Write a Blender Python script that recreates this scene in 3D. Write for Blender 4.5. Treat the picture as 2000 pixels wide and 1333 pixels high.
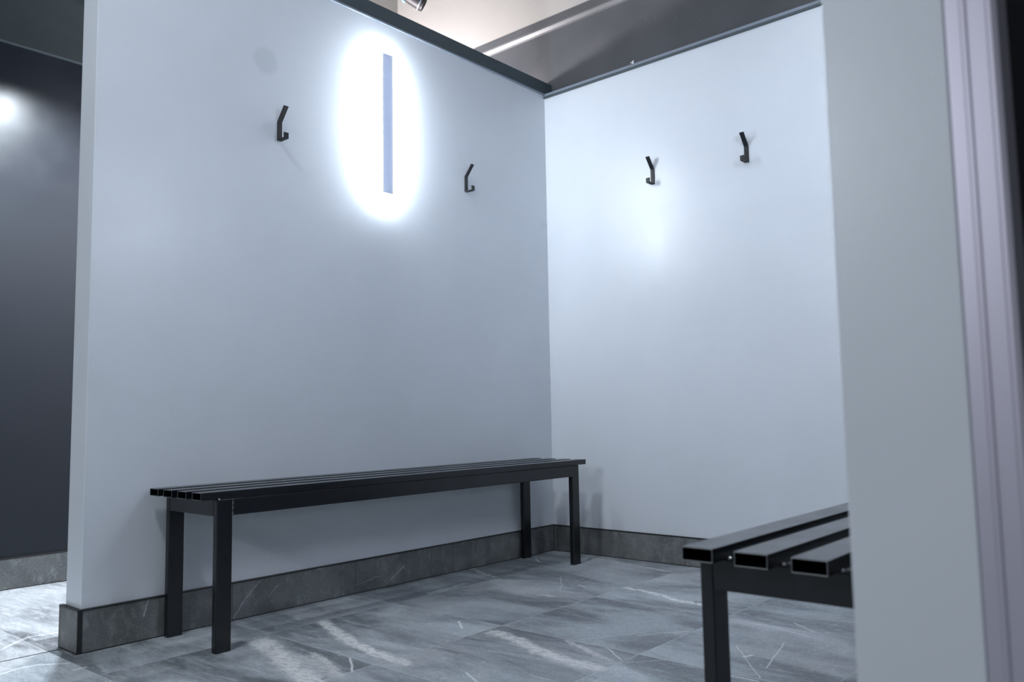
import bpy, bmesh, math
from mathutils import Matrix, Vector

for o in list(bpy.data.objects):
    bpy.data.objects.remove(o)
SC = bpy.context.scene
COL = SC.collection

# ------------------------------------------------------------------ camera
cam_d = bpy.data.cameras.new('camera')
cam = bpy.data.objects.new('camera', cam_d)
COL.objects.link(cam)
CR = Vector((0.6570460235086948, -0.7536525665844217, -0.017272286244892375))
CU = Vector((-0.05610745413469094, -0.07173820848393285, 0.9958441559973326))
CF = Vector((0.7517595869571172, 0.6533463387241331, 0.08942083143113333))
CP = Vector((-3.0799, -2.43854, 0.635))
M = Matrix(((CR.x, CU.x, -CF.x, CP.x), (CR.y, CU.y, -CF.y, CP.y), (CR.z, CU.z, -CF.z, CP.z), (0, 0, 0, 1)))
cam.matrix_world = M
cam_d.sensor_width = 36
cam_d.lens = 1603.3 * 36 / 2000
cam_d.clip_start = 0.02
cam_d.dof.use_dof = True
cam_d.dof.focus_distance = 2.9
cam_d.dof.aperture_fstop = 4.5
SC.camera = cam

# ------------------------------------------------------------------ world, exposure, lamp strengths
SC.view_settings.view_transform = 'Standard'
SC.view_settings.look = 'None'
SC.view_settings.gamma = 1
SC.view_settings.exposure = 1.44
w = bpy.data.worlds.new('world')
SC.world = w
w.use_nodes = True
w.node_tree.nodes['Background'].inputs[0].default_value = (0.83, 0.90, 1.0, 1)
w.node_tree.nodes['Background'].inputs[1].default_value = 0.135
LAMP_COL = (0.87, 0.93, 1.0, 1)
LAMP_MAIN = 67.0        # the bar lamps inside the cubicle
LAMP_BACK = 30.0        # the bar lamp in the passage behind
def area(name, loc, size, power, col, rot=(0, 0, 0), sy=None):
    d = bpy.data.lights.new(name, 'AREA')
    d.energy = power; d.size = size; d.color = col
    if sy: d.shape = 'RECTANGLE'; d.size_y = sy
    o = bpy.data.objects.new(name, d); o.location = loc; o.rotation_euler = rot
    COL.objects.link(o)
    return o
area('entrance_wall_light', (-4.75, -0.9, 1.75), 0.10, 10.5, (.86, .92, 1.0), (0, math.radians(-90), 0), 0.55)
area('entrance_overhead_fill', (-3.1, -0.9, 3.25), 0.25, 16, (.87, .93, 1.0))  # unseen overhead fill, added to brighten the partition ends and left wall
pl = bpy.data.lights.new('passage_lamp', 'POINT'); pl.energy = 78; pl.shadow_soft_size = .07; pl.color = (1.0, .92, .93)
plo = bpy.data.objects.new('passage_lamp', pl); plo.location = (-.62, 1.0, 2.07); COL.objects.link(plo)
area('opposite_bar_lamp_light', (-1.03, -2.112, 1.78), 0.05, 3.4, (.90, .94, 1.0), (math.radians(-90), math.radians(180), 0), 0.54)
dl = bpy.data.lights.new('downlight_lamp', 'SPOT')
dl.energy = 72; dl.spot_size = math.radians(150); dl.spot_blend = 0.6; dl.shadow_soft_size = 0.035; dl.color = (0.82, 0.91, 1.0)
dlo = bpy.data.objects.new('downlight_lamp', dl); dlo.location = (-1.86, 0.60, 2.145); COL.objects.link(dlo)

# ------------------------------------------------------------------ node helpers
def mat(name, col=(.5, .5, .5), rough=.5, metal=0.0, spec=.5):
    m = bpy.data.materials.new(name); m.use_nodes = True
    b = m.node_tree.nodes['Principled BSDF']
    b.inputs['Base Color'].default_value = (*col, 1)
    b.inputs['Roughness'].default_value = rough
    b.inputs['Metallic'].default_value = metal
    b.inputs['Specular IOR Level'].default_value = spec
    return m
class G:
    def __init__(s, m): s.t = m.node_tree; s.n = s.t.nodes; s.b = s.n['Principled BSDF']
    def link(s, a, b): s.t.links.new(a, b)
    def inp(s, sock, v):
        if v is None: return
        if hasattr(v, 'is_output'): s.link(v, sock)
        else: sock.default_value = v
    def pos(s):
        return s.n.new('ShaderNodeNewGeometry').outputs['Position']
    def math(s, op, a, b=None, c=None, clamp=False):
        n = s.n.new('ShaderNodeMath'); n.operation = op; n.use_clamp = clamp
        s.inp(n.inputs[0], a); s.inp(n.inputs[1], b); s.inp(n.inputs[2], c)
        return n.outputs[0]
    def vec(s, op, a, b=None, scale=None):
        n = s.n.new('ShaderNodeVectorMath'); n.operation = op
        s.inp(n.inputs[0], a); s.inp(n.inputs[1], b)
        if scale is not None: s.inp(n.inputs['Scale'], scale)
        return n.outputs['Value'] if op in ('DOT_PRODUCT', 'LENGTH', 'DISTANCE') else n.outputs[0]
    def noise(s, v, scale, detail=4, rough=.5, dist=0.0):
        n = s.n.new('ShaderNodeTexNoise'); s.inp(n.inputs['Vector'], v)
        n.inputs['Scale'].default_value = scale; n.inputs['Detail'].default_value = detail
        n.inputs['Roughness'].default_value = rough; n.inputs['Distortion'].default_value = dist
        return n.outputs['Fac'], n.outputs['Color']
    def map(s, v, a, b, c=0.0, d=1.0, smooth=True):
        n = s.n.new('ShaderNodeMapRange'); n.interpolation_type = 'SMOOTHSTEP' if smooth else 'LINEAR'
        s.inp(n.inputs[0], v); s.inp(n.inputs[1], a); s.inp(n.inputs[2], b); s.inp(n.inputs[3], c); s.inp(n.inputs[4], d)
        return n.outputs[0]
    def mix(s, f, a, b):
        n = s.n.new('ShaderNodeMix'); n.data_type = 'RGBA'
        s.inp(n.inputs[0], f); s.inp(n.inputs[6], (*a, 1) if isinstance(a, tuple) and len(a) == 3 else a)
        s.inp(n.inputs[7], (*b, 1) if isinstance(b, tuple) and len(b) == 3 else b)
        return n.outputs[2]
    def xform(s, v, scale=(1, 1, 1), rot=(0, 0, 0), loc=(0, 0, 0)):
        n = s.n.new('ShaderNodeMapping'); s.inp(n.inputs['Vector'], v)
        n.inputs['Scale'].default_value = scale; n.inputs['Rotation'].default_value = rot; n.inputs['Location'].default_value = loc
        return n.outputs[0]
    def sep(s, v):
        n = s.n.new('ShaderNodeSeparateXYZ'); s.inp(n.inputs[0], v); return n.outputs
    def comb(s, x=0., y=0., z=0.):
        n = s.n.new('ShaderNodeCombineXYZ'); s.inp(n.inputs[0], x); s.inp(n.inputs[1], y); s.inp(n.inputs[2], z); return n.outputs[0]
    def seg(s, P, A, B, wid):
        """soft mask around the segment A-B in the plane of P"""
        A = Vector(A); B = Vector(B); d = B - A; L2 = d.dot(d)
        pa = s.vec('SUBTRACT', P, tuple(A))
        t = s.math('MULTIPLY', s.vec('DOT_PRODUCT', pa, tuple(d)), 1 / L2, clamp=True)
        q = s.vec('SUBTRACT', pa, s.vec('SCALE', tuple(d), scale=t))
        return s.map(s.vec('LENGTH', q), wid * 1.15, wid * .35, 0.0, 1.0)
    def bump(s, h, dist, strength=1.0):
        n = s.n.new('ShaderNodeBump'); s.inp(n.inputs['Height'], h)
        n.inputs['Distance'].default_value = dist; n.inputs['Strength'].default_value = strength
        s.link(n.outputs[0], s.b.inputs['Normal'])

# ------------------------------------------------------------------ materials
def make_paint(name, col, rough, spec=.5, spots=False):
    m = mat(name, col, rough, spec=spec); g = G(m); P = g.pos()
    f, _ = g.noise(P, 2.2, 3); f2, _ = g.noise(P, 140, 2); f3, _ = g.noise(P, 9, 3)
    c = g.mix(g.map(f, .3, .7), tuple(x * .975 for x in col), tuple(min(1, x * 1.02) for x in col))
    if spots:   # soft round patches, slightly darker than the wall colour
        for cpt, r, a in (((-1.553, 0, 1.876), .045, .9), ((-0.03, 0, 1.55), .03, .35), ((-1.53, 0, 1.64), .03, .35)):
            d = g.vec('DISTANCE', P, cpt)
            c = g.mix(g.math('MULTIPLY', g.map(d, r * 1.30, r * .72), a * .22), c, (.22, .27, .31))
    g.link(c, g.b.inputs['Base Color'])
    g.link(g.map(f3, .3, .7, rough * .93, rough * 1.07), g.b.inputs['Roughness'])
    g.bump(g.math('ADD', g.math('MULTIPLY', f2, .25), g.math('MULTIPLY', f3, 1.6)), .0006, .5)
    return m
PAINT = make_paint('pale_grey_satin_paint', (.555, .592, .635), .34, .46, True)
BEIGE = make_paint('warm_white_matt_paint', (.235, .232, .224), .8, .2)
DARK = make_paint('charcoal_satin_paint', (.006, .009, .014), .31, .42)
DARKM = make_paint('charcoal_matt_board', (.028, .040, .044), .7, .3)

def make_gloss_board():
    m = mat('dark_gloss_board', (.055, .055, .062), .34, spec=.5); g = G(m); P = g.pos()
    br, _ = g.noise(g.xform(P, (1, 2, 9), (0.28, 0, 0)), 7, 5, .6)
    f, _ = g.noise(P, 3, 3)
    c = g.mix(g.map(f, .3, .7), (.038, .043, .049), (.050, .053, .060))
    g.link(c, g.b.inputs['Base Color'])
    g.link(g.map(f, .3, .7, .38, .48), g.b.inputs['Roughness'])
    nn, _ = g.noise(P, 120, 3, .6)
    dch = g.math('ADD', g.vec('DISTANCE', P, (.055, -.480, 2.243)), g.math('MULTIPLY', g.math('SUBTRACT', nn, .5), .03))
    sp, _ = g.noise(P, 150, 1)
    cl, _ = g.noise(P, 4, 2)
    c = g.mix(g.math('MULTIPLY', g.map(sp, .76, .80), g.map(cl, .5, .6)), c, (.30, .30, .33))
    c = g.mix(g.map(dch, .009, .006), c, (.62, .64, .66))
    g.link(c, g.b.inputs['Base Color'])
    sm, _ = g.noise(g.xform(P, (1, 1.5, 4), (0.28, 0, 0)), 5, 2, .5)
    br2, _ = g.noise(g.xform(P, (1, 1.2, 7), (0.45, 0, 0)), 12, 3, .5)
    g.bump(g.math('ADD', sm, g.math('MULTIPLY', br2, .25)), .003, .25)
    return m
BULK = make_gloss_board()
TRIM = mat('slate_blue_edge_trim', (.045, .062, .072), .42)
TRIML = mat('grey_metal_edge_trim', (.17, .20, .24), .38)
BLACK = mat('black_sealant', (.006, .007, .008), .5)
POST = mat('brushed_metal_door_post', (.50, .48, .56), .42, .75)

def make_steel():
    m = mat('black_powder_coated_steel', (.003, .004, .006), .24, spec=.54); g = G(m); P = g.pos()
    f, _ = g.noise(P, 420, 2); f2, _ = g.noise(P, 12, 3)
    g.link(g.map(f2, .3, .7, .19, .25), g.b.inputs['Roughness'])
    g.bump(f, .0004, .5)
    return m
STEEL = make_steel()
STEELC = mat('raw_steel_edge', (.16, .17, .18), .45, .6)
WELD = mat('bright_weld_metal', (.55, .58, .60), .32, .9)
HOOK = mat('black_hook_metal', (.010, .012, .016), .52, spec=.35)
CAPM = mat('lamp_cap_metal', (.40, .50, .72), .55)
COVER = mat('opal_lamp_cover', (.5, .56, .7), .5)
SPOT = mat('dark_grey_lamp_housing', (.022, .021, .024), .5, spec=.3)
LENS = mat('blue_tinted_glass', (.15, .35, .5), .1)

def emit(name, strength, col=LAMP_COL):
    m = bpy.data.materials.new(name); m.use_nodes = True
    b = m.node_tree.nodes['Principled BSDF']
    b.inputs['Base Color'].default_value = (.8, .8, .8, 1)
    b.inputs['Emission Color'].default_value = col
    b.inputs['Emission Strength'].default_value = strength
    return m
EM_MAIN = emit('lit_diffuser', LAMP_MAIN)
g = G(COVER)
_tc = g.n.new('ShaderNodeTexCoord'); _s = g.sep(_tc.outputs['Object'])
_e = g.map(g.math('ABSOLUTE', _s[0]), .010, .026)
g.link(g.mix(_e, (.34, .44, .68), (.74, .82, .98)), g.b.inputs['Emission Color'])
g.b.inputs['Emission Strength'].default_value = .145
EM_BACK = emit('lit_diffuser_passage', LAMP_BACK, (1.0, .93, .92, 1))

STREAKS=[
  ([(-1.489, -0.251), (-1.549, -0.42), (-1.592, -0.558), (-1.61, -0.679), (-1.624, -0.787)], 0.026, 1) ,
  ([(-1.734, -0.269), (-1.76, -0.388), (-1.808, -0.534), (-1.869, -0.753)], 0.04, 1) ,
  ([(-1.714, -0.521), (-1.749, -0.631), (-1.781, -0.727)], 0.014, 0.8) ,
  ([(-1.767, -0.436), (-1.761, -0.558), (-1.793, -0.712)], 0.03, 0.5) ,
  ([(-1.258, -0.766), (-1.275, -0.87), (-1.328, -1.006), (-1.349, -1.107), (-1.35, -1.196)], 0.032, 1) ,
  ([(-1.196, -0.991), (-1.235, -1.073), (-1.274, -1.175)], 0.014, 0.7) ,
  ([(-0.513, -0.735), (-0.527, -0.847), (-0.572, -0.975), (-0.589, -1.089)], 0.017, 1) ,
  ([(-0.073, -0.267), (-0.11, -0.491), (-0.157, -0.714)], 0.014, 0.6) ,
  ([(-2.333, -0.043), (-2.279, -0.018), (-2.232, -0.022), (-2.169, -0.074)], 0.007, 0.9) ,
  ([(-2.184, -0.147), (-2.157, -0.148)], 0.008, 1) ,
  ([(-1.038, -1.118), (-0.97, -1.153), (-0.907, -1.209)], 0.004, 0.9) ,
  ([(-1.191, -1.121), (-1.259, -1.209)], 0.004, 0.8) ,
  ([(-1.679, -0.635), (-1.748, -0.729)], 0.005, 0.9) ,
  ([(-1.226, -0.59), (-1.282, -0.657)], 0.006, 0.9) ,
  ([(-0.567, -0.013), (-0.627, -0.136), (-0.653, -0.223)], 0.012, 0.7) ,
  ([(-0.236, -0.082), (-0.285, -0.143)], 0.006, 0.9) ,
  ([(-0.709, -1.244), (-0.713, -1.379), (-0.758, -1.504)], 0.003, 0.8) ,
  ([(-0.632, -1.408), (-0.7, -1.499)], 0.004, 0.8) ,
  ([(-0.849, -1.471), (-1.092, -1.529)], 0.003, 0.8) ,
  ([(-0.96, -1.383), (-1.177, -1.548)], 0.003, 0.6) ,
  ([(-1.04, -1.442), (-1.019, -1.454)], 0.008, 1) ,
  ([(-1.581, -0.966), (-1.616, -1.034)], 0.005, 0.9) ,
  ([(-1.204, -1.477), (-1.201, -1.554)], 0.004, 0.8) ,
  ([(-0.563, -0.559), (-0.594, -0.61)], 0.004, 0.8) ,
  ([(-0.488, -0.417), (-0.622, -0.525), (-0.703, -0.579)], 0.003, 0.6) ,
  ([(-0.79, -0.559), (-0.776, -0.606)], 0.012, 0.8) ,
  ([(-0.608, -0.545), (-0.407, -0.494)], 0.002, 0.6) ,
  ([(-2.24, 0.221), (-2.139, 0.308), (-2.026, 0.284)], 0.01, 0.4) ,
  ([(-1.151, -0.001), (-0.994, 0.013), (-0.895, 0.008)], 0.006, 0.5) ,
  ([(-1.006, -0.225), (-0.906, -0.215), (-0.8, -0.204)], 0.014, 0.6) ,
  ([(-1.352, -1.159), (-1.283, -1.221), (-1.189, -1.299)], 0.003, 0.5) ,
  ([(-1.17, -1.008), (-1.019, -1.098)], 0.003, 0.4) ,
]
SK=[
  ((-1.657,0.010),(-1.617,0.054),0.004),
  ((-1.617,0.058),(-1.554,0.116),0.003),
  ((-1.023,0.013),(-0.938,0.065),0.003),
  ((-1.344,0.114),(-1.312,0.116),0.006),
  ((-1.183,0.027),(-1.064,0.048),0.002),
  ((-1.529,0.054),(-1.491,0.086),0.003),
  ((-1.379,0.003),(-1.365,0.038),0.002),
  ((-0.631,0.104),(-0.555,0.137),0.002),
  ((-1.944,0.068),(-1.930,0.112),0.003),
]
TILE = 0.488
def make_floor_mat():
    m = mat('grey_slate_tiles', (.2, .22, .24), .45); g = G(m); P = g.pos()
    s = g.sep(P)
    u = g.math('DIVIDE', g.math('ADD', s[0], 0.70 + TILE * 20), TILE)
    v = g.math('DIVIDE', g.math('ADD', s[1], 0.243 + TILE * 20), TILE)
    fu, fv = g.math('FRACT', u), g.math('FRACT', v)
    iu, iv = g.math('FLOOR', u), g.math('FLOOR', v)
    wn = g.n.new('ShaderNodeTexWhiteNoise'); wn.noise_dimensions = '2D'
    g.link(g.comb(iu, iv), wn.inputs['Vector'])
    off = g.vec('SCALE', wn.outputs['Color'], scale=7.0)
    PT = g.vec('ADD', P, off)                      # every tile cut from its own slab
    n1, _ = g.noise(g.xform(PT, (1, .42, 1), (0, 0, .12)), 4.2, 5, .58, .6)
    n2, _ = g.noise(g.xform(PT, (5.5, 1, 1), (0, 0, .9)), 10, 6, .62, .3)
    n3, _ = g.noise(g.xform(PT, (1, 1, 1)), 60, 5, .65)
    n4, _ = g.noise(PT, 260, 2)
    n5, _ = g.noise(g.xform(PT, (1, .3, 1), (0, 0, -.35)), 2.6, 3, .5, 1.2)
    c = g.mix(g.map(n1, .36, .64), (.100, .114, .128), (.31, .345, .37))
    c = g.mix(g.math('MULTIPLY', g.map(n2, .48, .68), .42), c, (.40, .44, .47))
    c = g.mix(g.math('MULTIPLY', g.map(n5, .56, .68), .30), c, (.50, .52, .54))
    n6, _ = g.noise(g.xform(PT, (4, 1, 1), (0, 0, .75)), 34, 6, .7, .2)
    c = g.mix(g.math('MULTIPLY', g.map(n6, .54, .72), .34), c, (.55, .58, .60))
    c = g.mix(g.math('MULTIPLY', g.map(n6, .46, .30), .32), c, (.09, .10, .115))
    c = g.mix(g.math('MULTIPLY', g.map(n3, .56, .74), .40), c, (.55, .57, .59))
    c = g.mix(g.math('MULTIPLY', g.map(n3, .44, .28), .30), c, (.06, .068, .08))
    # fine mineral veins: the ridge of a stretched noise
    vn, _ = g.noise(g.xform(PT, (1.3, .55, 1), (0, 0, .4)), 3.2, 6, .55, .8)
    ridge = g.map(g.math('ABSOLUTE', g.math('SUBTRACT', vn, .5)), .0035, .0, 0, 1)
    gate = g.map(n1, .42, .62)
    c = g.mix(g.math('MULTIPLY', g.math('MULTIPLY', ridge, gate), .55), c, (.55, .57, .58))
    vn2, _ = g.noise(g.xform(PT, (.7, 1.2, 1), (0, 0, -.5)), 5.0, 5, .5, .5)
    ridge2 = g.map(g.math('ABSOLUTE', g.math('SUBTRACT', vn2, .5)), .003, .0, 0, 1)
    c = g.mix(g.math('MULTIPLY', g.math('MULTIPLY', ridge2, g.map(n5, .5, .6)), .4), c, (.5, .53, .55))
    # the pale quartz bands
    _, wc = g.noise(P, 16, 5, .6); _, wc2 = g.noise(P, 70, 3, .6)
    W = g.vec('ADD', P, g.vec('SCALE', g.vec('SUBTRACT', wc, (.5, .5, .5)), scale=.048))
    _, wc3 = g.noise(P, 190, 3, .6)
    W = g.vec('ADD', W, g.vec('SCALE', g.vec('SUBTRACT', wc3, (.5, .5, .5)), scale=.020))
    W = g.vec('MULTIPLY', g.vec('ADD', W, g.vec('SCALE', g.vec('SUBTRACT', wc2, (.5, .5, .5)), scale=.036)), (1, 1, 0))
    WT = g.vec('MULTIPLY', g.vec('ADD', P, g.vec('SCALE', g.vec('SUBTRACT', wc, (.5, .5, .5)), scale=.014)), (1, 1, 0))
    broad = None; thin = None
    for pts, wid, a in STREAKS:
        for i in range(len(pts) - 1):
            big = wid > .0115
            k = g.seg(W if big else WT, (*pts[i], 0), (*pts[i + 1], 0), wid if big else wid * .8)
            if a < 1: k = g.math('MULTIPLY', k, a)
            if big: broad = k if broad is None else g.math('MAXIMUM', broad, k)
            else: thin = k if thin is None else g.math('MAXIMUM', thin, k)
    nb, _ = g.noise(g.xform(P, (2.2, 1, 1), (0, 0, .2)), 38, 6, .72)
    bm_ = g.math('MULTIPLY', broad, g.map(nb, .34, .56, .12, 1.0))
    c = g.mix(g.math('MULTIPLY', bm_, .95), c, (.60, .61, .61))
    c = g.mix(g.math('MULTIPLY', thin, .8), c, (.66, .69, .70))
    gr = g.map(n4, .35, .65, .86, 1.14)
    tone = g.math('MULTIPLY', g.math('MULTIPLY_ADD', wn.outputs['Value'], .30, .95), gr)
    c = g.vec('SCALE', c, scale=tone)   # each tile a little lighter or darker
    fl, _ = g.noise(g.xform(P, (1.6, .7, 1), (0, 0, .8)), 34, 3, .5)
    fg, _ = g.noise(P, 5, 2, .5)
    c = g.mix(g.math('MULTIPLY', g.map(fl, .74, .77), g.map(fg, .42, .5)), c, (.62, .65, .66))
    # joints
    eu = g.math('MINIMUM', fu, g.math('SUBTRACT', 1, fu)); ev = g.math('MINIMUM', fv, g.math('SUBTRACT', 1, fv))
    e = g.math('MULTIPLY', g.math('MINIMUM', eu, ev), TILE)
    j = g.map(e, .0022, .0010)
    c = g.mix(g.math('MULTIPLY', j, .85), c, (.42, .45, .48))
    g.link(c, g.b.inputs['Base Color'])
    g.link(g.map(n2, .3, .7, .36, .56), g.b.inputs['Roughness'])
    g.b.inputs['Specular IOR Level'].default_value = .45
    g.bump(g.math('SUBTRACT', g.math('ADD', g.math('MULTIPLY', n3, .6), n2), g.math('MULTIPLY', j, .6)), .0016, .5)
    return m
FLOOR = make_floor_mat()

def make_skirt_mat(name, axis, joints, marks=()):
    m = mat(name, (.05, .056, .058), .5); g = G(m); P = g.pos(); s = g.sep(P)
    n1, _ = g.noise(P, 7, 5, .6, .5); n2, _ = g.noise(P, 230, 3, .7); n3, _ = g.noise(g.xform(P, (1, 1, .6), (0, .6, 0)), 26, 6, .68)
    c = g.mix(g.map(n1, .3, .7), (.070, .078, .080), (.135, .142, .144))
    c = g.mix(g.math('MULTIPLY', g.map(n3, .52, .70), .34), c, (.30, .32, .32))
    c = g.mix(g.math('MULTIPLY', g.map(n2, .56, .74), .50), c, (.38, .40, .40))
    c = g.mix(g.math('MULTIPLY', g.map(n2, .44, .25), .35), c, (.025, .028, .03))
    vn, _ = g.noise(g.xform(P, (1, 1, 1.4), (0, .8, 0)), 4.5, 6, .55, .8)
    c = g.mix(g.math('MULTIPLY', g.math('MULTIPLY', g.map(g.math('ABSOLUTE', g.math('SUBTRACT', vn, .5)), .004, 0), g.map(n1, .5, .62)), .4), c, (.42, .45, .46))
    if marks:
        _, wc = g.noise(P, 40, 4, .6)
        W = g.vec('MULTIPLY', g.vec('ADD', P, g.vec('SCALE', g.vec('SUBTRACT', wc, (.5, .5, .5)), scale=.012)), (1, 0, 1))
        tot = None
        for A, B, wid in marks:
            k = g.seg(W, (A[0], 0, A[1]), (B[0], 0, B[1]), wid * .8)
            tot = k if tot is None else g.math('MAXIMUM', tot, k)
        c = g.mix(g.math('MULTIPLY', g.math('MULTIPLY', tot, g.map(n3, .4, .6, .3, 1)), .6), c, (.40, .43, .44))
    for jx in joints:
        d = g.math('ABSOLUTE', g.math('SUBTRACT', s[axis], jx))
        c = g.mix(g.math('MULTIPLY', g.map(d, .0018, .0008), .8), c, (.02, .022, .024))
    g.link(c, g.b.inputs['Base Color'])
    g.bump(g.math('ADD', n3, g.math('MULTIPLY', n2, .3)), .0012, .6)
    return m
SKL = make_skirt_mat('dark_slate_skirting_side', 0, (-0.679, -1.173, -1.66), SK)
SKR = make_skirt_mat('dark_slate_skirting_back', 1, (-0.211, -.70, -1.19, -1.68))
SKE = make_skirt_mat('dark_slate_skirting_passage', 0, (-2.6,))

# ------------------------------------------------------------------ mesh helpers
def prop(o, **k):
    for a, b in k.items(): o[a] = b
    return o
def obj(name, bm, m, parent=None, bevel=0.0, seg=2, smooth=False):
    me = bpy.data.meshes.new(name)
    bmesh.ops.recalc_face_normals(bm, faces=bm.faces)
    bm.to_mesh(me); bm.free()
    ms = m if isinstance(m, (list, tuple)) else [m]
    for x in ms: me.materials.append(x)
    o = bpy.data.objects.new(name, me); COL.objects.link(o)
    if parent is not None: o.parent = parent
    if bevel:
        b = o.modifiers.new('bevel', 'BEVEL'); b.width = bevel; b.segments = seg; b.limit_method = 'ANGLE'
        b.angle_limit = math.radians(40)
    if smooth:
        for p in me.polygons: p.use_smooth = True
    return o
def box(bm, a, b, mi=0):
    (x0, y0, z0), (x1, y1, z1) = a, b
    v = [bm.verts.new(p) for p in ((x0, y0, z0), (x1, y0, z0), (x1, y1, z0), (x0, y1, z0), (x0, y0, z1), (x1, y0, z1), (x1, y1, z1), (x0, y1, z1))]
    for f in ((0, 3, 2, 1), (4, 5, 6, 7), (0, 1, 5, 4), (1, 2, 6, 5), (2, 3, 7, 6), (3, 0, 4, 7)):
        fc = bm.faces.new([v[i] for i in f]); fc.material_index = mi
    return bm
def bx(a, b): return box(bmesh.new(), a, b)
def prism(bm, prof, axis, a, b):
    """extrude a closed 2-D profile along an axis (0: profile is y,z; 1: profile is x,z; 2: profile is x,y)"""
    def P(q, t):
        return (t, q[0], q[1]) if axis == 0 else ((q[0], t, q[1]) if axis == 1 else (q[0], q[1], t))
    A = [bm.verts.new(P(q, a)) for q in prof]; B = [bm.verts.new(P(q, b)) for q in prof]
    n = len(prof)
    for i in range(n): bm.faces.new((A[i], A[(i + 1) % n], B[(i + 1) % n], B[i]))
    bm.faces.new(A[::-1]); bm.faces.new(B)
    return bm
def lathe(prof, n=32):
    bm = bmesh.new(); rings = []
    for r, z in prof:
        rings.append([bm.verts.new((r * math.cos(2 * math.pi * i / n), r * math.sin(2 * math.pi * i / n), z)) for i in range(n)] if r > 1e-6 else [bm.verts.new((0, 0, z))])
    for A, B in zip(rings[:-1], rings[1:]):
        for i in range(n):
            j = (i + 1) % n
            if len(A) == 1: bm.faces.new((A[0], B[i], B[j]))
            elif len(B) == 1: bm.faces.new((A[i], A[j], B[0]))
            else: bm.faces.new((A[i], A[j], B[j], B[i]))
    return bm
def tube(x0, x1, y0, y1, z0, z1, t=.0018):
    """hollow rectangular tube along x, open at both ends"""
    bm = bmesh.new()
    def ring(x, i):
        return [bm.verts.new(p) for p in ((x, y0 + i, z0 + i), (x, y1 - i, z0 + i), (x, y1 - i, z1 - i), (x, y0 + i, z1 - i))]
    o0, o1, i0, i1 = ring(x0, 0), ring(x1, 0), ring(x0, t), ring(x1, t)
    for k in range(4):
        j = (k + 1) % 4
        bm.faces.new((o0[k], o0[j], o1[j], o1[k]))
        bm.faces.new((i0[j], i0[k], i1[k], i1[j]))
        f = bm.faces.new((o0[j], o0[k], i0[k], i0[j])); f.material_index = 1
        f = bm.faces.new((o1[k], o1[j], i1[j], i1[k])); f.material_index = 1
    return bm
def empty(name, loc, label, cat, group=None, rz=0):
    o = bpy.data.objects.new(name, None); COL.objects.link(o)
    o.location = loc; o.rotation_euler = (0, 0, rz); o.empty_display_size = .1
    o['label'] = label; o['category'] = cat
    if group: o['group'] = group
    return o
def copy_thing(root, loc, rz, label):
    r = root.copy(); COL.objects.link(r); r.location = loc; r.rotation_euler = (0, 0, rz); r['label'] = label
    for ch in list(root.children):
        c = ch.copy(); COL.objects.link(c); c.parent = r
        for g_ in ch.children:
            d = g_.copy(); COL.objects.link(d); d.parent = c
    return r
def struct(name, bm, m, parent=None, bevel=0.0):
    o = obj(name, bm, m, parent, bevel)
    if parent is None: o['kind'] = 'structure'
    return o

# ------------------------------------------------------------------ the setting
XE = -2.114      # free end of the left partition
T = 0.104        # partition thickness
H = 2.185
YC = 1.149       # dark wall of the passage
XB = 0.055       # high back wall behind the low right wall
YF = -2.150      # inner face of the foreground partition
XF = -2.251      # its free end
struct('floor', bx((-6.5, -6, -.08), (XB, YC, 0)), FLOOR)
struct('wall_left', bx((XE, 0, 0), (XB - .001, T, 2.198)), PAINT, bevel=.0015)
struct('wall_right', bx((0, YF, 0), (XB - .001, -.0005, H)), PAINT)
struct('wall_front', bx((XF, YF - .112, 0), (XB - .001, YF, 2.25)), PAINT, bevel=.0015)
struct('wall_passage', bx((-6.5, YC, 0), (XB, YC + .12, 2.16)), DARK)
bm = bx((-6.5, YC, 2.16), (XB + .12, YC + .12, 3.4)); struct('wall_passage_upper', bm, BEIGE)
bm = bmesh.new()
prism(bm, [(XB, 0), (XB, 2.545), (XB - .003, 2.553), (XB - .013, 2.568), (XB - .015, 2.575), (XB - .015, 2.613), (XB + .12, 2.613), (XB + .12, 0)], 1, -6, YC - .0005)
struct('wall_back', bm, BULK)
struct('wall_back_upper', bx((XB, -6, 2.613), (XB + .12, YC - .0005, 3.4)), BEIGE)
struct('ceiling', bx((-6.5, -6, 3.3), (XB + .12, YC + .12, 3.4)), BEIGE)
# dark soffit over the passage, with a slim shadow-gap bead along the wall
struct('ceiling_passage', bx((-6.5, .12, 2.16), (-1.45, YC - .0005, 2.26)), DARKM)
struct('trim_6', bx((-6.5, YC - .006, 2.152), (-1.45, YC, 2.160)), TRIM)

# edge trims over the partitions
def trim_left():
    bm = bmesh.new()
    box(bm, (-2.10, -.001, 2.2065), (XB - .0005, T, 2.270))
    return struct('trim_1', bm, TRIM, bevel=.0015)
trim_left()
bm = bmesh.new()
box(bm, (-2.10, -.007, 2.198), (.02, T + .004, 2.206))
struct('trim_2', bm, TRIML, bevel=.001)
bm = bmesh.new()
prism(bm, [(-.012, H + .0005), (-.012, H + .009), (-.006, H + .011), (-.006, H + .019), (XB - .001, H + .019), (XB - .001, H + .0005)], 1, YF, -.008)
struct('trim_3', bm, TRIML)
struct('trim_4', bx((-.0135, YF, H - .005), (-.0008, -.004, H + .003)), TRIM)

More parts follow.
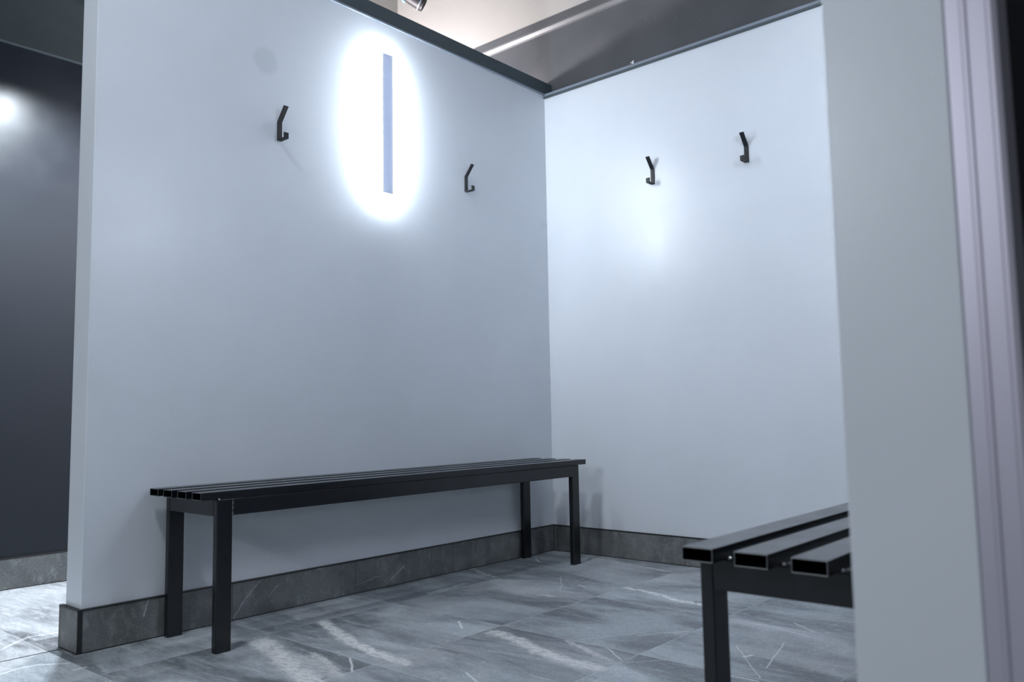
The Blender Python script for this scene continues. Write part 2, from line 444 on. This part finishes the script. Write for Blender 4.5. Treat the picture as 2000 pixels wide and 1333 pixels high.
# skirting
ET, HB = .012, .1186
def skirt_left():
    bm = bmesh.new()
    box(bm, (XE + .001, -ET, .003), (-ET - .001, -.0003, HB - .004))
    o = struct('baseboard_left', bm, SKL)
    b = bmesh.new(); box(b, (XE - .001, -ET - .0015, HB - .004), (-ET, -.0003, HB)); obj('top_strip', b, BLACK, o)
    b = bmesh.new(); box(b, (XE, -ET - .001, .0), (-ET, -.0003, .003)); obj('sealant_line', b, BLACK, o)
skirt_left()
def skirt_end():
    bm = bmesh.new(); box(bm, (XE - ET, -ET + .003, .003), (XE - .0003, T + ET - .003, HB - .004))
    o = struct('baseboard_end', bm, SKE)
    b = bmesh.new()
    box(b, (XE - ET - .0015, -ET - .0015, HB - .004), (XE - .0003, T + ET, HB))
    obj('top_strip', b, BLACK, o)
    b = bmesh.new()
    box(b, (XE - ET - .0005, -ET - .0008, 0), (XE + .0008, -ET + .003, HB - .004))
    box(b, (XE - ET - .0005, T + ET - .003, 0), (XE - .0003, T + ET, HB - .004))
    obj('corner_strip', b, BLACK, o)
    b = bmesh.new(); box(b, (XE - ET - .001, -ET, 0), (XE - .0003, T + ET, .003)); obj('sealant_line', b, BLACK, o)
skirt_end()
def skirt_right():
    bm = bx((-ET, YF + .001, .003), (-.0003, -ET - .002, HB - .004))
    o = struct('baseboard_right', bm, SKR)
    b = bx((-ET - .0015, YF, HB - .004), (-.0003, -.0003, HB)); obj('top_strip', b, BLACK, o)
    b = bx((-ET - .001, YF, 0), (-.0003, -ET, .003)); obj('sealant_line', b, BLACK, o)
    b = bx((-ET - .002, -ET - .003, .003), (-ET + .001, -ET + .0005, HB - .004)); obj('corner_strip', b, BLACK, o)
skirt_right()
def skirt_passage():
    bm = bx((-6.5, YC - ET, .003), (XB, YC - .0003, .115))
    o = struct('baseboard_passage', bm, SKE)
    b = bx((-6.5, YC - ET - .001, .115), (XB, YC - .0003, .120)); obj('top_strip', b, BLACK, o)
    b = bx((-6.5, YC - ET - .001, 0), (XB, YC - .0003, .003)); obj('sealant_line', b, BLACK, o)
skirt_passage()
# movement joint in the floor that runs off from the partition end
struct('trim_5', bx((-6.5, .0845, -.001), (XE - ET, .0885, .0008)), BLACK)

# dark gloss post on the near corner of the foreground partition
def post():
    y1 = YF - .112; y0 = y1 - .043
    x0 = XF
    prof = [(x0 + .002, y1), (x0, y1 - .001), (x0, y1 - .013), (x0 - .002, y1 - .0145), (x0 - .002, y1 - .0175), (x0, y1 - .019),
            (x0, y1 - .034), (x0 - .0015, y1 - .0355), (x0 - .0015, y1 - .0385), (x0 + .001, y0), (x0 + .05, y0), (x0 + .05, y1)]
    bm = bmesh.new(); prism(bm, prof, 2, 0, 2.25)
    o = struct('trim_7', bm, POST)
    return o
post()
struct('wall_front_cladding', bx((XF + .0505, YF - .112 - .041, 0), (XB - .001, YF - .1125, 2.25)), DARK)

# ------------------------------------------------------------------ benches
ZS = .4371; TW = .050; TT = .021; PITCH = .0827; HL = .8845; HY = (3 * PITCH + TW) / 2
def make_bench(label, loc):
    r = empty('slatted_bench', loc, label, 'bench', 'black metal slatted benches')
    zt = ZS - TT - .001
    for k in range(4):
        y0 = -HY + k * PITCH
        obj('slat', tube(-HL, HL, y0, y0 + TW, ZS - TT, ZS), [STEEL, STEELC], r, .0012)
    fx, fy, lw, ld = HL - .049, HY - .0025, .047, .021
    for sx in (-1, 1):
        for sy in (-1, 1):
            xa, xb = sorted((sx * fx, sx * (fx - lw))); ya, yb = sorted((sy * fy, sy * (fy - ld)))
            obj('leg', bx((xa, ya, 0), (xb, yb, zt)), STEEL, r, .0022)
    for sy in (-1, 1):
        ya, yb = sorted((sy * fy, sy * (fy - ld)))
        obj('side_rail', bx((-fx + lw, ya + .0005, zt - .047), (fx - lw, yb - .0005, zt)), STEEL, r, .0022)
        # the weld beads where rail meets leg
        for sx in (-1, 1):
            b = bmesh.new()
            for q in range(9):
                z = zt - .003 - q * .005
                bmesh.ops.create_icosphere(b, subdivisions=1, radius=.0011 + .0006 * ((q * 7) % 3) / 2,
                    matrix=Matrix.Translation((sx * (fx - lw) - sx * .0005, sy * (fy - .0002), z)))
            obj('weld_bead', b, STEELC if sx > 0 else WELD, r)
    for sx in (-1, 1):
        xa, xb = sorted((sx * fx, sx * (fx - ld)))
        obj('end_rail', bx((xa + .0005, -fy + ld, zt - .047), (xb, fy - ld, zt)), STEEL, r, .0022)
        for k in range(4):
            for e_ in (0, 1):
                b = bmesh.new()
                y = -HY + k * PITCH + e_ * TW
                bmesh.ops.create_icosphere(b, subdivisions=1, radius=.0028, matrix=Matrix.Translation((sx * (fx - .004), y, zt + .0015)))
                obj('weld_spot', b, WELD, r)
    # low packers lifting the slats a hair off the frame
    for sx in (-1, 1):
        for k in range(4):
            b = bmesh.new()
            y = -HY + k * PITCH + TW / 2
            box(b, (sx * (fx - .010) - .006, y - .012, zt - .0005), (sx * (fx - .010) + .006, y + .012, zt + .0012))
            obj('packer', b, STEEL, r)
    return r
bench = make_bench('black slatted steel bench along the left wall under the lit bar lamp, whole in view', (-1.0525, -.170, 0))
copy_thing(bench, (-1.985 + HL, -1.812 - HY, 0), 0, 'black slatted steel bench at lower right, close by and cut off by the near partition')

# ------------------------------------------------------------------ coat hooks
def make_hook(label, loc, rz):
    """local: wall plane y=0, sticking out to -y, centred on x, bottom at z=0"""
    r = empty('coat_hook', loc, label, 'coat hook', 'black bent metal coat hooks', rz)
    t = .0035; hw = .0092
    path = [(.043, .021), (.043, .0), (.0, .0), (.0, .066), (.001, .070), (.0415, .117)]
    # outline of a bent strip: outer = path, inner = offset by t
    outer = [(.0445, .021), (.0445, .0), (.0, .0), (.0, .066), (.0025, .0715), (.040, .1175)]
    inner = [(.0435, .1148), (.0062, .070), (.0042, .066), (.0042, .0038), (.0405, .0038), (.0405, .021)]
    bm = bmesh.new()
    prism(bm, [(-a, b) for a, b in outer + inner], 0, -hw, hw)
    obj('hook_strip', bm, HOOK, r, .0006)
    s = lathe([(0, .0012), (.0028, .0012), (.0034, .0), (.0034, -.0002)], 16)
    bmesh.ops.rotate(s, verts=s.verts, cent=(0, 0, 0), matrix=Matrix.Rotation(math.radians(90), 3, 'X'))
    bmesh.ops.translate(s, verts=s.verts, vec=(0, -.0042, .036))
    obj('screw', s, HOOK, r, smooth=False)
    return r
hk = make_hook('black bent metal coat hook on the left wall, left of the lit bar lamp', (-1.4965, -.0002, 1.602), 0)
copy_thing(hk, (-.563, -.0002, 1.603), 0, 'black bent metal coat hook on the left wall, right of the lit bar lamp')
copy_thing(hk, (-.0002, -.599, 1.632), -math.pi / 2, 'black bent metal coat hook on the right wall, nearer the room corner')
copy_thing(hk, (-.0002, -1.038, 1.634), -math.pi / 2, 'black bent metal coat hook on the right wall, nearer the foreground partition')

# ------------------------------------------------------------------ bar lamps
def make_lamp(label, loc, rz, em):
    """local: wall plane y=0, lamp sticks out to -y, z=0 at its bottom"""
    r = empty('wall_bar_lamp', loc, label, 'wall lamp', None, rz)
    L, hw, d = .561, .026, .036
    obj('back_plate', bx((-hw - .001, -.0025, 0), (hw + .001, -.0003, L)), CAPM, r)
    obj('diffuser', bx((-hw + .0008, -d + .003, .0015), (hw - .0008, -.0026, L - .0015)), em, r, .003)
    obj('front_cover', bx((-hw, -d, 0), (hw, -d + .0028, L)), COVER, r, .001)
    return r
make_lamp('lit vertical bar lamp glowing white on the left wall between two hooks', (-1.032, 0, 1.499), 0, EM_MAIN)
make_lamp('lit vertical bar lamp on the inner face of the near partition', (-1.03, YF, 1.499), math.pi, EM_MAIN)
make_lamp('lit vertical bar lamp on the dark passage wall hidden behind the left partition', (-.62, YC, 1.50), 0, EM_BACK)

# recessed downlight of the passage
r = empty('recessed_downlight', (-1.86, .60, 2.16), 'small recessed round downlight in the dark passage ceiling', 'downlight')
bm = lathe([(.050, .0), (.050, -.004), (.040, -.006), (.036, .004), (.050, .0)], 32)
obj('trim_ring', bm, SPOT, r, smooth=True)
# ------------------------------------------------------------------ spotlight head above the partition
def make_spot():
    r = empty('spotlight', (-.225, .70, 3.30), 'small dark cylindrical spotlight hanging above the left partition at top edge', 'spotlight')
    obj('stem', lathe([(.0, 0), (.009, 0), (.009, -.42), (0, -.42)], 16), SPOT, r)
    obj('ceiling_rose', lathe([(0, 0), (.045, 0), (.045, -.012), (0, -.014)], 24), SPOT, r)
    axis = (CR * .80 - CU * .45 + CF * .15).normalized()
    q = Vector((0, 0, 1)).rotation_difference(axis).to_matrix().to_4x4() @ Matrix.Scale(.84, 4)
    c = Matrix.Translation((0.008, 0, -.437)) @ q
    b = lathe([(0, -.075), (.034, -.075), (.041, -.066), (.044, -.02), (.046, .052), (.0435, .060), (.0435, .068), (.038, .070), (.036, .058), (0, .058)], 40)
    b.transform(c); h_ = obj('head', b, SPOT, r, smooth=False)
    b = lathe([(.0466, .040), (.0480, .041), (.0480, .047), (.0466, .048)], 40); b.transform(c); obj('rim', b, TRIML, h_)
    b = lathe([(0, .0585), (.0355, .0585), (.0355, .0592), (0, .060)], 32); b.transform(c); obj('lens', b, LENS, h_)
    b = lathe([(0, -.012), (.012, -.012), (.014, -.002), (.010, .006), (0, .006)], 20)
    b.transform(c @ Matrix.Translation((0, 0, -.055)) @ Matrix.Rotation(math.radians(90), 4, 'Y') @ Matrix.Translation((0, 0, .045))); obj('adjuster_knob', b, LENS, h_)
make_spot()
